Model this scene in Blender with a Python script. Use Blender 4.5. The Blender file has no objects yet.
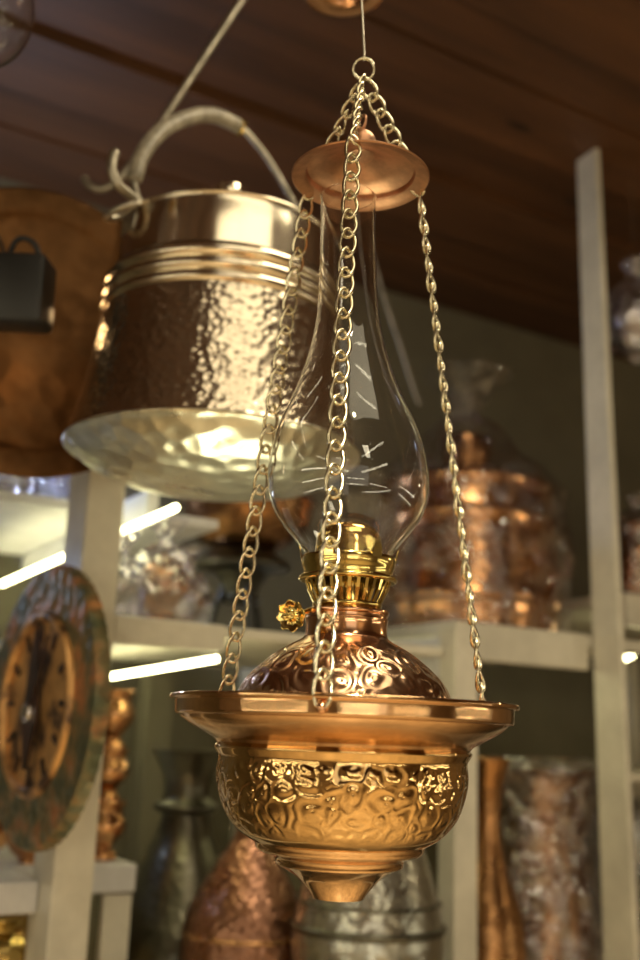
import bpy, bmesh, math, random
from mathutils import Vector, Matrix, noise
random.seed(7)
C = bpy.context.scene.collection
PI = math.pi
sc = bpy.context.scene

# ------------------------------------------------------------------ camera (640 x 960 frame)
F = 1050.0
PITCH = math.atan(255 / F)
ROLL = 0.038
YAW = math.radians(-30.5)
CAM = Vector((0, 0, 1.5))
MW = (Matrix.Rotation(YAW, 3, 'Z') @ Matrix.Rotation(PI / 2 + PITCH, 3, 'X') @ Matrix.Rotation(ROLL, 3, 'Z'))
FWD = Vector((math.sin(-YAW), math.cos(YAW), 0))
RGT = Vector((math.cos(YAW), math.sin(YAW), 0))
UP = Vector((0, 0, 1))

cam_d = bpy.data.cameras.new('camera')
cam = bpy.data.objects.new('camera', cam_d)
C.objects.link(cam)
cam.matrix_world = Matrix.Translation(CAM) @ MW.to_4x4()
cam_d.sensor_fit = 'VERTICAL'
cam_d.sensor_height = 24.0
cam_d.lens = 24.0 * F / 960.0
cam_d.clip_start = 0.02
cam_d.dof.use_dof = True
cam_d.dof.focus_distance = 0.765
cam_d.dof.aperture_fstop = 2.6
sc.camera = cam


def ray(px, py):
    return MW @ Vector(((px - 320) / F, -(py - 480) / F, -1.0))


def at(px, py, hd):
    """the place seen at a spot of the photo, hd metres ahead"""
    r = ray(px, py)
    return CAM + r * (hd / r.dot(FWD))


def on_y(px, py, y):
    r = ray(px, py)
    return CAM + r * (y / r.y)


def on_z(px, py, z):
    r = ray(px, py)
    return CAM + r * ((z - CAM.z) / r.z)


def proj(p):
    q = MW.transposed() @ (Vector(p) - CAM)
    return 320 + F * q.x / -q.z, 480 - F * q.y / -q.z, -q.z


def zat(a, py):
    """height on the plumb line through a that shows at image row py"""
    lo, hi = 0.0, 3.2
    for _ in range(50):
        m = (lo + hi) / 2
        if proj((a.x, a.y, m))[1] > py:
            lo = m
        else:
            hi = m
    return (lo + hi) / 2


def prof(a, pts):
    """(half width in pixels, row) -> (radius, height)"""
    out = []
    for hw, py in pts:
        z = zat(a, py)
        out.append((hw * proj((a.x, a.y, z))[2] / F, z))
    return out


# ------------------------------------------------------------------ mesh helpers
def new_bm():
    bm = bmesh.new()
    bm.loops.layers.uv.new('UVMap')
    return bm


def resample(p, n=4):
    out = []
    for i in range(len(p) - 1):
        p0, p1, p2, p3 = p[max(i - 1, 0)], p[i], p[i + 1], p[min(i + 2, len(p) - 1)]
        for k in range(n):
            t = k / n
            q = []
            for j in range(len(p1)):
                q.append(0.5 * (2 * p1[j] + (p2[j] - p0[j]) * t + (2 * p0[j] - 5 * p1[j] + 4 * p2[j] - p3[j]) * t * t
                                + (3 * p1[j] - p0[j] - 3 * p2[j] + p3[j]) * t ** 3))
            out.append(tuple(q))
    out.append(tuple(p[-1]))
    return out


def add_lathe(bm, p, c=(0, 0), seg=64, smooth=0, warp=None, M=None, closed=False):
    """p: (radius, height) list turned round the plumb line through c; M optional frame instead"""
    if smooth:
        p = resample(p, smooth)
    uvl = bm.loops.layers.uv.verify()
    rings = []
    L = [0.0]
    for i in range(1, len(p)):
        L.append(L[-1] + math.hypot(p[i][0] - p[i - 1][0], p[i][1] - p[i - 1][1]))
    for r, z in p:
        r = max(r, 0.0)
        if r < 1e-6:
            v = Vector((c[0], c[1], z))
            if M:
                v = M @ Vector((0, 0, z))
            rings.append([bm.verts.new(v)])
            continue
        ring = []
        for s in range(seg):
            a = 2 * PI * s / seg
            rr, zz = r, z
            if warp:
                rr, zz = warp(a, r, z)
            v = Vector((rr * math.cos(a), rr * math.sin(a), zz))
            v = M @ v if M else Vector((c[0] + v.x, c[1] + v.y, v.z))
            ring.append(bm.verts.new(v))
        rings.append(ring)
    n = len(rings)
    pairs = [(i, i + 1) for i in range(n - 1)] + ([(n - 1, 0)] if closed else [])
    R = max(q[0] for q in p)
    for i, j in pairs:
        a, b = rings[i], rings[j]
        for s in range(seg):
            t = (s + 1) % seg
            if len(a) == 1 and len(b) == 1:
                continue
            if len(a) == 1:
                f = bm.faces.new((a[0], b[t], b[s])); uv = [((s + .5) / seg, L[i]), ((s + 1) / seg, L[j]), (s / seg, L[j])]
            elif len(b) == 1:
                f = bm.faces.new((a[s], a[t], b[0])); uv = [(s / seg, L[i]), ((s + 1) / seg, L[i]), ((s + .5) / seg, L[j])]
            else:
                f = bm.faces.new((a[s], a[t], b[t], b[s]))
                uv = [(s / seg, L[i]), ((s + 1) / seg, L[i]), ((s + 1) / seg, L[j]), (s / seg, L[j])]
            for l, (u, v) in zip(f.loops, uv):
                l[uvl].uv = (u * 2 * PI * R, v)
    return bm


def add_tube(bm, pts, r, seg=10, closed=False, caps=True):
    pts = [Vector(p) for p in pts]
    n = len(pts)
    rad = r if isinstance(r, (list, tuple)) else [r] * n
    rings = []
    prev = None
    for i, p in enumerate(pts):
        if closed:
            t = pts[(i + 1) % n] - pts[i - 1]
        else:
            t = pts[min(i + 1, n - 1)] - pts[max(i - 1, 0)]
        t.normalize()
        if prev is None:
            nrm = t.orthogonal().normalized()
        else:
            nrm = (prev - t * prev.dot(t))
            nrm = nrm.normalized() if nrm.length > 1e-6 else t.orthogonal().normalized()
        prev = nrm
        b = t.cross(nrm)
        rings.append([bm.verts.new(p + (nrm * math.cos(2 * PI * s / seg) + b * math.sin(2 * PI * s / seg)) * rad[i]) for s in range(seg)])
    if closed:                      # untwist the seam
        a, z = rings[0], rings[-1]
        k = min(range(seg), key=lambda k: sum((a[(s + k) % seg].co - z[s].co).length for s in range(seg)))
        for s in range(seg):
            bm.faces.new((z[s], z[(s + 1) % seg], a[(s + 1 + k) % seg], a[(s + k) % seg]))
    for i in range(n - 1):
        a, b = rings[i], rings[i + 1]
        for s in range(seg):
            bm.faces.new((a[s], a[(s + 1) % seg], b[(s + 1) % seg], b[s]))
    if caps and not closed:
        bm.faces.new(list(reversed(rings[0])))
        bm.faces.new(rings[-1])
    return bm


def add_box(bm, lo, hi, M=None, bevel=0.0):
    r = bmesh.ops.create_cube(bm, size=1.0)
    vs = r['verts']
    for v in vs:
        q = Vector([lo[i] + (v.co[i] + .5) * (hi[i] - lo[i]) for i in range(3)])
        v.co = M @ q if M else q
    if bevel:
        es = list({e for v in vs for e in v.link_edges})
        bmesh.ops.bevel(bm, geom=es, offset=bevel, segments=2, affect='EDGES', profile=.5)
    return bm


def add_torus(bm, M, R, r, seg=40, rs=10, arc=None):
    pts = [M @ Vector((R * math.cos(2 * PI * i / seg), R * math.sin(2 * PI * i / seg), 0)) for i in range(seg)]
    return add_tube(bm, pts, r, rs, closed=True)


def frame(o, z, xhint=None):
    """matrix at o whose z axis is z"""
    z = Vector(z).normalized()
    x = Vector(xhint) if xhint is not None else z.orthogonal()
    x = (x - z * x.dot(z)).normalized()
    y = z.cross(x)
    return Matrix(((x.x, y.x, z.x, o[0]), (x.y, y.y, z.y, o[1]), (x.z, y.z, z.z, o[2]), (0, 0, 0, 1)))


ROOTLOC = {}


def wloc(o):
    return ROOTLOC.get(o.name, Vector((0, 0, 0)))


def obj(name, bm, mat, parent=None, origin=None, sharp=35, label=None, flat=False):
    bmesh.ops.recalc_face_normals(bm, faces=bm.faces)
    if parent is not None:
        o0 = wloc(parent)
    elif origin is not None:
        o0 = Vector(origin)
    else:
        xs = [v.co for v in bm.verts]
        o0 = Vector(((min(v.x for v in xs) + max(v.x for v in xs)) / 2, (min(v.y for v in xs) + max(v.y for v in xs)) / 2, min(v.z for v in xs)))
    for v in bm.verts:
        v.co -= o0
    me = bpy.data.meshes.new(name)
    bm.to_mesh(me)
    bm.free()
    if not flat:
        me.polygons.foreach_set('use_smooth', [True] * len(me.polygons))
        me.set_sharp_from_angle(angle=math.radians(sharp))
    me.materials.append(mat)
    o = bpy.data.objects.new(name, me)
    C.objects.link(o)
    if parent is not None:
        o.parent = parent
    else:
        o.location = o0
    ROOTLOC[o.name] = o0
    if label:
        o['label'] = label
    return o


def thing(name, label, cat, loc, group=None):
    o = bpy.data.objects.new(name, None)
    o.empty_display_size = .03
    C.objects.link(o)
    o.location = loc
    ROOTLOC[o.name] = Vector(loc)
    tag(o, label, cat, group)
    return o


def tag(o, label, cat, group=None):
    o['label'] = label
    o['category'] = cat
    if group:
        o['group'] = group
    return o


def struct(name, bm, mat, **k):
    o = obj(name, bm, mat, **k)
    o['kind'] = 'structure'
    return o


# ------------------------------------------------------------------ materials
def mat(name):
    m = bpy.data.materials.new(name)
    m.use_nodes = True
    nt = m.node_tree
    return m, nt, nt.nodes['Principled BSDF']


def node(nt, t, **k):
    n = nt.nodes.new(t)
    for a, v in k.items():
        if a.startswith('i_'):
            n.inputs[a[2:].replace('_', ' ')].default_value = v
        else:
            setattr(n, a, v)
    return n


def coords(nt, space='Object', scale=(1, 1, 1)):
    tc = node(nt, 'ShaderNodeTexCoord')
    mp = node(nt, 'ShaderNodeMapping')
    mp.inputs['Scale'].default_value = scale
    nt.links.new(tc.outputs[space], mp.inputs['Vector'])
    return mp.outputs['Vector']


def ramp(nt, src, stops):
    r = node(nt, 'ShaderNodeValToRGB')
    el = r.color_ramp.elements
    while len(el) < len(stops):
        el.new(.5)
    for e, (p, c) in zip(el, stops):
        e.position = p
        e.color = (*c, 1) if len(c) == 3 else c
    nt.links.new(src, r.inputs['Fac'])
    return r.outputs['Color']


def metal(name, col, rough=.22, hammer=0, hs=60, hd=.004, dirt=.25, dirtcol=None, dscale=9, ridges=0, emboss=None, band_=(.004, .9)):
    m, nt, b = mat(name)
    b.inputs['Metallic'].default_value = 1
    v = coords(nt)
    n = node(nt, 'ShaderNodeTexNoise', i_Scale=dscale, i_Detail=6.0, i_Roughness=.65)
    nt.links.new(v, n.inputs['Vector'])
    dc = dirtcol or tuple(c * (1 - dirt) * .8 for c in col)
    cc = ramp(nt, n.outputs['Fac'], [(.35, dc), (.62, col)])
    nt.links.new(cc, b.inputs['Base Color'])
    rr = node(nt, 'ShaderNodeMapRange')
    rr.inputs['From Min'].default_value = .3
    rr.inputs['From Max'].default_value = .7
    rr.inputs['To Min'].default_value = rough * 1.25
    rr.inputs['To Max'].default_value = rough * .85
    nt.links.new(n.outputs['Fac'], rr.inputs['Value'])
    nt.links.new(rr.outputs['Result'], b.inputs['Roughness'])
    last = None
    if hammer:
        vo = node(nt, 'ShaderNodeTexVoronoi', i_Scale=hs)
        vo.feature = 'SMOOTH_F1'
        vo.inputs['Smoothness'].default_value = .35
        nt.links.new(v, vo.inputs['Vector'])
        bp = node(nt, 'ShaderNodeBump', i_Strength=hammer, i_Distance=hd)
        nt.links.new(vo.outputs['Distance'], bp.inputs['Height'])
        last = bp
    if emboss:
        es, ed, fr = emboss
        uv = coords(nt, 'UV')
        wn = node(nt, 'ShaderNodeTexNoise', i_Scale=es * .8, i_Detail=1.0)
        nt.links.new(uv, wn.inputs['Vector'])
        mx = node(nt, 'ShaderNodeMix', data_type='VECTOR')
        mx.inputs['Factor'].default_value = .018
        nt.links.new(uv, mx.inputs[4])
        nt.links.new(wn.outputs['Color'], mx.inputs[5])
        sx = node(nt, 'ShaderNodeSeparateXYZ')
        nt.links.new(uv, sx.inputs[0])
        mk = ramp(nt, sx.outputs['Y'], [(band_[0], (0, 0, 0)), (band_[0] + .006, (1, 1, 1)), (band_[1], (1, 1, 1)), (band_[1] + .01, (0, 0, 0))])
        vo = node(nt, 'ShaderNodeTexVoronoi', i_Scale=es, i_Randomness=.75)
        vo.voronoi_dimensions = '2D'
        nt.links.new(mx.outputs[1], vo.inputs['Vector'])
        mm = node(nt, 'ShaderNodeMath', operation='MULTIPLY')
        mm.inputs[1].default_value = fr
        nt.links.new(vo.outputs['Distance'], mm.inputs[0])
        sn = node(nt, 'ShaderNodeMath', operation='SINE')
        nt.links.new(mm.outputs[0], sn.inputs[0])
        bp = node(nt, 'ShaderNodeBump', i_Strength=1.0, i_Distance=ed)
        mq = node(nt, 'ShaderNodeMath', operation='MULTIPLY')
        nt.links.new(sn.outputs[0], mq.inputs[0])
        nt.links.new(mk, mq.inputs[1])
        nt.links.new(mq.outputs[0], bp.inputs['Height'])
        if last:
            nt.links.new(last.outputs['Normal'], bp.inputs['Normal'])
        last = bp
    if ridges:
        uv = coords(nt, 'UV')
        wv = node(nt, 'ShaderNodeTexWave', i_Scale=ridges, i_Distortion=.3)
        wv.bands_direction = 'Y'
        nt.links.new(uv, wv.inputs['Vector'])
        bp = node(nt, 'ShaderNodeBump', i_Strength=.12, i_Distance=.0004)
        nt.links.new(wv.outputs['Fac'], bp.inputs['Height'])
        if last:
            nt.links.new(last.outputs['Normal'], bp.inputs['Normal'])
        last = bp
    if last:
        nt.links.new(last.outputs['Normal'], b.inputs['Normal'])
    return m


def paint(name, col, rough=.5, var=.12, sc_=6, bump=0.0):
    m, nt, b = mat(name)
    v = coords(nt)
    n = node(nt, 'ShaderNodeTexNoise', i_Scale=sc_, i_Detail=8.0, i_Roughness=.7)
    nt.links.new(v, n.inputs['Vector'])
    cc = ramp(nt, n.outputs['Fac'], [(.35, tuple(c * (1 - var * 2) for c in col)), (.65, tuple(min(1, c * (1 + var)) for c in col))])
    nt.links.new(cc, b.inputs['Base Color'])
    b.inputs['Roughness'].default_value = rough
    if bump:
        bp = node(nt, 'ShaderNodeBump', i_Strength=bump, i_Distance=.002)
        nt.links.new(n.outputs['Fac'], bp.inputs['Height'])
        nt.links.new(bp.outputs['Normal'], b.inputs['Normal'])
    return m


def wood(name, c1, c2, rough=.55):
    m, nt, b = mat(name)
    v = coords(nt, 'Object', (1.2, 16, 16))
    n = node(nt, 'ShaderNodeTexNoise', i_Scale=2.2, i_Detail=9.0, i_Roughness=.65, i_Distortion=.6)
    nt.links.new(v, n.inputs['Vector'])
    v2 = coords(nt, 'Object', (.5, 5.6, 1))
    n2 = node(nt, 'ShaderNodeTexNoise', i_Scale=1.4, i_Detail=2.0)
    nt.links.new(v2, n2.inputs['Vector'])
    mx = node(nt, 'ShaderNodeMath', operation='MULTIPLY_ADD')
    mx.inputs[1].default_value = .6
    nt.links.new(n2.outputs['Fac'], mx.inputs[0])
    m3 = node(nt, 'ShaderNodeMath', operation='MULTIPLY')
    m3.inputs[1].default_value = .45
    nt.links.new(n.outputs['Fac'], m3.inputs[0])
    nt.links.new(m3.outputs[0], mx.inputs[2])
    cc = ramp(nt, mx.outputs[0], [(.33, c1), (.72, c2)])
    # knots
    vk = coords(nt, 'Object', (1.3, 4.2, 1))
    vo = node(nt, 'ShaderNodeTexVoronoi', i_Scale=2.1)
    nt.links.new(vk, vo.inputs['Vector'])
    kn = ramp(nt, vo.outputs['Distance'], [(.04, (.25, .22, .2)), (.13, (1, 1, 1))])
    ml = node(nt, 'ShaderNodeMix', data_type='RGBA', blend_type='MULTIPLY')
    ml.inputs['Factor'].default_value = 1
    nt.links.new(cc, ml.inputs[6])
    nt.links.new(kn, ml.inputs[7])
    nt.links.new(ml.outputs[2], b.inputs['Base Color'])
    b.inputs['Roughness'].default_value = rough
    bp = node(nt, 'ShaderNodeBump', i_Strength=.25, i_Distance=.002)
    nt.links.new(n.outputs['Fac'], bp.inputs['Height'])
    nt.links.new(bp.outputs['Normal'], b.inputs['Normal'])
    return m


def glass(name, col=(1, 1, 1), rough=0.0, ior=1.46):
    m, nt, b = mat(name)
    b.inputs['Base Color'].default_value = (*col, 1)
    b.inputs['Transmission Weight'].default_value = 1
    b.inputs['Roughness'].default_value = rough
    b.inputs['IOR'].default_value = ior
    return m


def film(name, amt=.16, tint=(.97, .96, .98), scale=14):
    """clear crinkled packing film"""
    m, nt, b = mat(name)
    out = nt.nodes['Material Output']
    nt.nodes.remove(b)
    tr = node(nt, 'ShaderNodeBsdfTransparent')
    tr.inputs['Color'].default_value = (*tint, 1)
    gl = node(nt, 'ShaderNodeBsdfGlossy')
    gl.inputs['Roughness'].default_value = .09
    gl.inputs['Color'].default_value = (.95, .95, 1, 1)
    v = coords(nt)
    n = node(nt, 'ShaderNodeTexNoise', i_Scale=scale, i_Detail=3.0, i_Distortion=1.2)
    nt.links.new(v, n.inputs['Vector'])
    vo = node(nt, 'ShaderNodeTexVoronoi', i_Scale=scale * 1.1)
    nt.links.new(v, vo.inputs['Vector'])
    ad = node(nt, 'ShaderNodeMath', operation='ADD')
    nt.links.new(n.outputs['Fac'], ad.inputs[0])
    nt.links.new(vo.outputs['Distance'], ad.inputs[1])
    bp = node(nt, 'ShaderNodeBump', i_Strength=.9, i_Distance=.02)
    nt.links.new(ad.outputs[0], bp.inputs['Height'])
    nt.links.new(bp.outputs['Normal'], gl.inputs['Normal'])
    lw = node(nt, 'ShaderNodeLayerWeight', i_Blend=.25)
    nt.links.new(bp.outputs['Normal'], lw.inputs['Normal'])
    mr = node(nt, 'ShaderNodeMapRange')
    mr.inputs['To Min'].default_value = amt * .6
    mr.inputs['To Max'].default_value = min(.8, amt * 3)
    nt.links.new(lw.outputs['Fresnel'], mr.inputs['Value'])
    mx = node(nt, 'ShaderNodeMixShader')
    nt.links.new(mr.outputs['Result'], mx.inputs[0])
    nt.links.new(tr.outputs[0], mx.inputs[1])
    nt.links.new(gl.outputs[0], mx.inputs[2])
    nt.links.new(mx.outputs[0], out.inputs['Surface'])
    return m


def emit(name, col, s):
    m, nt, b = mat(name)
    b.inputs['Base Color'].default_value = (.8, .8, .8, 1)
    b.inputs['Emission Color'].default_value = (*col, 1)
    b.inputs['Emission Strength'].default_value = s
    return m


COPPER = (.76, .41, .19)
M = {}
M['bowl'] = metal('embossed_gold_copper', (.90, .58, .25), .06, emboss=(62, .00028, 12.0), band_=(.010, .056), dirt=.15)
M['saucer'] = metal('spun_copper', (.88, .54, .28), .09, ridges=260, dirt=.12)
M['step'] = metal('spun_copper_smooth', (.89, .57, .30), .06, dirt=.1)
M['dome'] = metal('embossed_copper', (.90, .57, .36), .17, emboss=(44, .00032, 14.0), band_=(.004, .058), dirt=.15)
M['neck'] = metal('copper_neck', (.86, .48, .27), .14, dirt=.1)
M['bell'] = metal('dull_copper', (.72, .39, .23), .36, dirt=.3, dscale=30)
M['brass'] = metal('brass', (.86, .66, .24), .14, dirt=.12)
M['chain'] = metal('pale_brass_wire', (.93, .84, .60), .2, dirt=.1)
M['glass'] = glass('clear_lamp_glass', ior=1.45)
M['pot'] = metal('hammered_tin_copper', (.85, .73, .57), .2, hammer=.55, hs=110, hd=.0022, dirt=.15, dscale=6)
M['pot_band'] = metal('polished_tin_copper', (.88, .78, .62), .16, dirt=.1)
M['pot_base'] = metal('tinned_bottom', (.82, .78, .62), .29, hammer=.6, hs=40, hd=.006, dirt=.2, dscale=12)
M['iron'] = metal('grey_wrought_iron', (.50, .45, .36), .42, hammer=.3, hs=90, hd=.002, dirt=.3, dscale=40)
M['grip'] = paint('worn_grey_grip', (.34, .30, .23), .42, .25, 50)
M['tray'] = metal('old_copper_tray', (.15, .072, .028), .44, hammer=.5, hs=34, hd=.006, dirt=.45, dscale=7)
M['copper'] = metal('background_copper', COPPER, .2, hammer=.35, hs=60, hd=.003, dirt=.3)
M['hammer_copper'] = metal('hammered_copper', (.46, .235, .15), .28, hammer=.6, hs=110, hd=.004, dirt=.3)
M['brown_copper'] = metal('aged_copper', (.46, .235, .10), .25, hammer=.3, hs=40, hd=.004, dirt=.35)
M['dark'] = metal('dark_tinned_metal', (.19, .18, .14), .32, hammer=.35, hs=70, hd=.003, dirt=.5)
M['pewter'] = metal('pewter', (.56, .55, .48), .27, emboss=(30, .0003, 11.0), dirt=.35)
M['black'] = paint('black_plastic', (.012, .012, .012), .45, .2)
M['needle'] = paint('black_red_enamel', (.03, .012, .01), .35, .4, 30)
M['wood'] = wood('stained_ceiling_wood', (.030, .012, .004), (.135, .054, .018))
M['white'] = paint('worn_cream_paint', (.66, .63, .54), .42, .1, 5)
M['white2'] = paint('cool_lit_white_paint', (.64, .64, .66), .4, .1, 5)  # white paint with the cool light on these faces put into its colour
M['wall'] = paint('olive_grey_plaster', (.17, .155, .105), .8, .1, 3, .2)
M['wall2'] = paint('warm_plaster', (.45, .36, .25), .8, .12, 2, .2)
M['floor'] = paint('brown_tile', (.56, .44, .29), .35, .2, 3)
M['led'] = emit('led_tube', (1.0, .93, .50), 15.0)
M['film'] = film('packing_film', .15)
M['film2'] = film('dense_packing_film', .42, (.93, .92, .97), 22)
M['silver'] = metal('silvery_metal', (.80, .78, .80), .17, hammer=.6, hs=50, hd=.005, dirt=.2)
M['gold'] = metal('gold_metal', (.85, .62, .22), .2, hammer=.5, hs=60, hd=.004)

# clock border: patchy verdigris relief
m, nt, b = mat('enamelled_relief_border')
v = coords(nt)
vo = node(nt, 'ShaderNodeTexVoronoi', i_Scale=55.0)
nt.links.new(v, vo.inputs['Vector'])
no = node(nt, 'ShaderNodeTexNoise', i_Scale=28.0, i_Detail=5.0)
nt.links.new(v, no.inputs['Vector'])
cc = ramp(nt, no.outputs['Fac'], [(.38, (.12, .13, .08)), (.52, (.25, .19, .10)), (.66, (.48, .22, .10))])
nt.links.new(cc, b.inputs['Base Color'])
b.inputs['Metallic'].default_value = .7
b.inputs['Roughness'].default_value = .5
bp = node(nt, 'ShaderNodeBump', i_Strength=.8, i_Distance=.005)
nt.links.new(vo.outputs['Distance'], bp.inputs['Height'])
nt.links.new(bp.outputs['Normal'], b.inputs['Normal'])
M['relief'] = m
m, nt, b = mat('clock_face_copper')
v = coords(nt, 'Object', (1, 1, 1))
no = node(nt, 'ShaderNodeTexNoise', i_Scale=24.0, i_Detail=4.0)
nt.links.new(v, no.inputs['Vector'])
cc = ramp(nt, no.outputs['Fac'], [(.38, (.10, .06, .04)), (.5, (.60, .33, .13)), (.7, (.80, .46, .18))])
nt.links.new(cc, b.inputs['Base Color'])
b.inputs['Metallic'].default_value = .7
b.inputs['Roughness'].default_value = .38
M['face'] = m

# ------------------------------------------------------------------ the room
H = 2.7
X0, X1, Y0, Y1 = -2.4, 3.7, -3.2, 2.24
struct('floor', add_box(new_bm(), (X0, Y0, -.1), (X1, Y1, 0)), M['floor'], flat=True)
struct('wall_back', add_box(new_bm(), (X0, Y1, 0), (X1, Y1 + .1, H + .2)), M['wall'], flat=True)
struct('wall_left', add_box(new_bm(), (X0 - .1, Y0, 0), (X0, Y1, H + .2)), M['wall2'], flat=True)
struct('wall_right', add_box(new_bm(), (X1, Y0, 0), (X1 + .1, Y1, H + .2)), M['wall2'], flat=True)
struct('wall_front', add_box(new_bm(), (X0, Y0 - .1, 0), (X1, Y0, H + .2)), M['wall2'], flat=True)
bm = new_bm()
# lapped boards running along the back wall
ys = [-3.2]
y = 1.31
edges = [1.02, 1.165, 1.31, 1.47, 1.66, 1.83, 2.0, 2.13, 2.24]
e = 1.02
while e > -3.0:
    e -= .17
    edges.insert(0, e)
edges.insert(0, Y0)
for i in range(len(edges) - 1):
    d = (0, .034, .008, .026)[i % 4]
    if abs(edges[i] - 1.31) < .01:
        d = .026                    # the deeper board by the lamp
    tilt = .012
    a, b_ = edges[i] + .002, edges[i + 1] - .002
    vs = [bm.verts.new(p) for p in ((X0, a, H + d * 0 - d + tilt), (X1, a, H - d + tilt), (X1, b_, H - d), (X0, b_, H - d),
                                    (X0, a, H + .1), (X1, a, H + .1), (X1, b_, H + .1), (X0, b_, H + .1))]
    for f in ((0, 1, 2, 3), (7, 6, 5, 4), (0, 4, 5, 1), (2, 6, 7, 3), (1, 5, 6, 2), (0, 3, 7, 4)):
        bm.faces.new([vs[k] for k in f])
struct('ceiling', bm, M['wood'], flat=True, origin=(0, 0, H))

# ------------------------------------------------------------------ hanging oil lamp
A = at(344, 705, .78)
AC = (A.x, A.y)


def lp(pts):
    return prof(A, pts)


z_fin = zat(A, 899)
lamp = thing('hanging_oil_lamp', 'embossed copper oil lamp with clear glass chimney hanging on three brass chains', 'oil lamp', (A.x, A.y, z_fin))

bm = new_bm()
pb = lp([(126, 747), (128.5, 750), (126, 755), (124, 760), (125.5, 772), (125, 784), (121.5, 800), (117, 813), (109, 825), (99, 835), (86, 843)])
add_lathe(bm, pb, AC, 128, 4)
obj('bowl', bm, M['bowl'], lamp)
bm = new_bm()
add_lathe(bm, lp([(86, 843), (84.5, 845.5), (83.5, 849), (80, 852)]), AC, 96, 3)
add_lathe(bm, lp([(80, 852), (70, 855), (65.5, 858), (64, 861), (63.5, 864.5), (60, 866.5)]), AC, 96, 3)
add_lathe(bm, lp([(60, 866.5), (50, 872), (41, 878.5), (34, 886), (29, 892.5), (26.5, 896.5), (24, 898.5), (10, 899.5), (0, 899.6)]), AC, 96, 3)
obj('stepped_finial', bm, M['step'], lamp)

bm = new_bm()
ps = lp([(126, 747), (128, 744.5), (131, 742), (140, 737), (152, 730), (160, 724), (163, 720.5)])
add_lathe(bm, ps, AC, 128, 4)
ps = lp([(163, 720.5), (166.5, 719.5), (168, 717.5), (168, 712), (168, 707), (168.5, 705.5)])
add_lathe(bm, ps, AC, 128, 3)
ps = lp([(168.5, 705.5), (172, 705), (173, 703), (172.2, 700.6), (169.5, 700), (166, 701), (163, 704), (160, 709), (150, 715), (120, 717), (108, 717)])
add_lathe(bm, ps, AC, 128, 3)
obj('saucer_rim', bm, M['saucer'], lamp)

bm = new_bm()
pd = lp([(109, 718), (108, 705), (105, 693), (99, 682), (89, 671), (77.5, 661), (66, 652.5), (55, 646), (46.5, 641.5), (42.5, 638.5)])
add_lathe(bm, pd, AC, 128, 4)
res = obj('oil_reservoir', bm, M['dome'], lamp)
bm = new_bm()
pn = lp([(42.5, 638.5), (41.5, 636), (41, 630), (41, 624), (41.8, 620), (41, 619), (41, 616), (42.3, 614.5), (42.3, 611.5), (40, 610.5), (32, 610)])
add_lathe(bm, pn, AC, 72, 2)
obj('neck', bm, M['neck'], res)
# wavy engraved rings on the shoulder are part of the relief

# burner
burner = obj('burner', add_lathe(new_bm(), lp([(33, 612), (33.5, 609), (35, 606.5), (35, 604.5), (33.5, 603.5), (24, 602), (23, 575), (40, 575), (43.5, 576), (48.5, 577.5), (49.5, 580), (48.5, 582), (44.5, 582.8), (41, 582)]), AC, 72, 2), M['brass'], lamp)
bm = new_bm()
t0, t1 = lp([(34.5, 603.5), (43.2, 582.3)])
NB = 30
for k in range(NB):
    a = 2 * PI * k / NB
    d = Vector((math.cos(a), math.sin(a), 0))
    tg = Vector((-math.sin(a), math.cos(a), 0))
    pts = []
    for (r, z) in (t0, ((t0[0] * .35 + t1[0] * .65), (t0[1] * .45 + t1[1] * .55)), t1):
        for w, dr in ((-.00125, 0), (.00125, 0), (.00125, -.0008), (-.00125, -.0008)):
            pts.append(bm.verts.new(Vector((A.x, A.y, z)) + d * (r + dr) + tg * w))
    for i in (0, 4):
        for s in range(4):
            bm.faces.new((pts[i + s], pts[i + (s + 1) % 4], pts[i + 4 + (s + 1) % 4], pts[i + 4 + s]))
obj('vent_crown', bm, M['brass'], burner, flat=True)
bm = new_bm()
pg = lp([(44.5, 577), (45, 572), (46.5, 568), (47.5, 563), (47, 558.5), (46.2, 558.5), (46.6, 563), (45.6, 568), (44, 572), (43.6, 577)])
add_lathe(bm, pg, AC, 72, 2)
# spring prongs that grip the chimney
for k in range(6):
    a = 2 * PI * (k + .55) / 6
    d = Vector((math.cos(a), math.sin(a), 0))
    tg = Vector((-math.sin(a), math.cos(a), 0))
    q = lp([(47.5, 562), (48.3, 557), (48.8, 553), (50, 549)])
    rows = []
    for j, (r, z) in enumerate(q):
        w = (.0042, .004, .0034, .002)[j]
        rows.append([bm.verts.new(Vector((A.x, A.y, z)) + d * rr + tg * ww) for rr, ww in ((r, -w), (r, w), (r - .0007, w), (r - .0007, -w))])
    for r0, r1 in zip(rows, rows[1:]):
        for s in range(4):
            bm.faces.new((r0[s], r0[(s + 1) % 4], r1[(s + 1) % 4], r1[s]))
    bm.faces.new(rows[-1])
obj('gallery', bm, M['brass'], burner)
bm = new_bm()
add_lathe(bm, lp([(36, 577), (36, 566), (34.5, 556), (33.5, 549), (32.8, 541), (31, 535), (27, 529.5), (21, 525.8), (14, 523.8), (9, 523.4), (8, 524), (7.5, 530), (0, 531)]), AC, 64, 3)
obj('flame_spreader', bm, M['brass'], burner)
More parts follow.
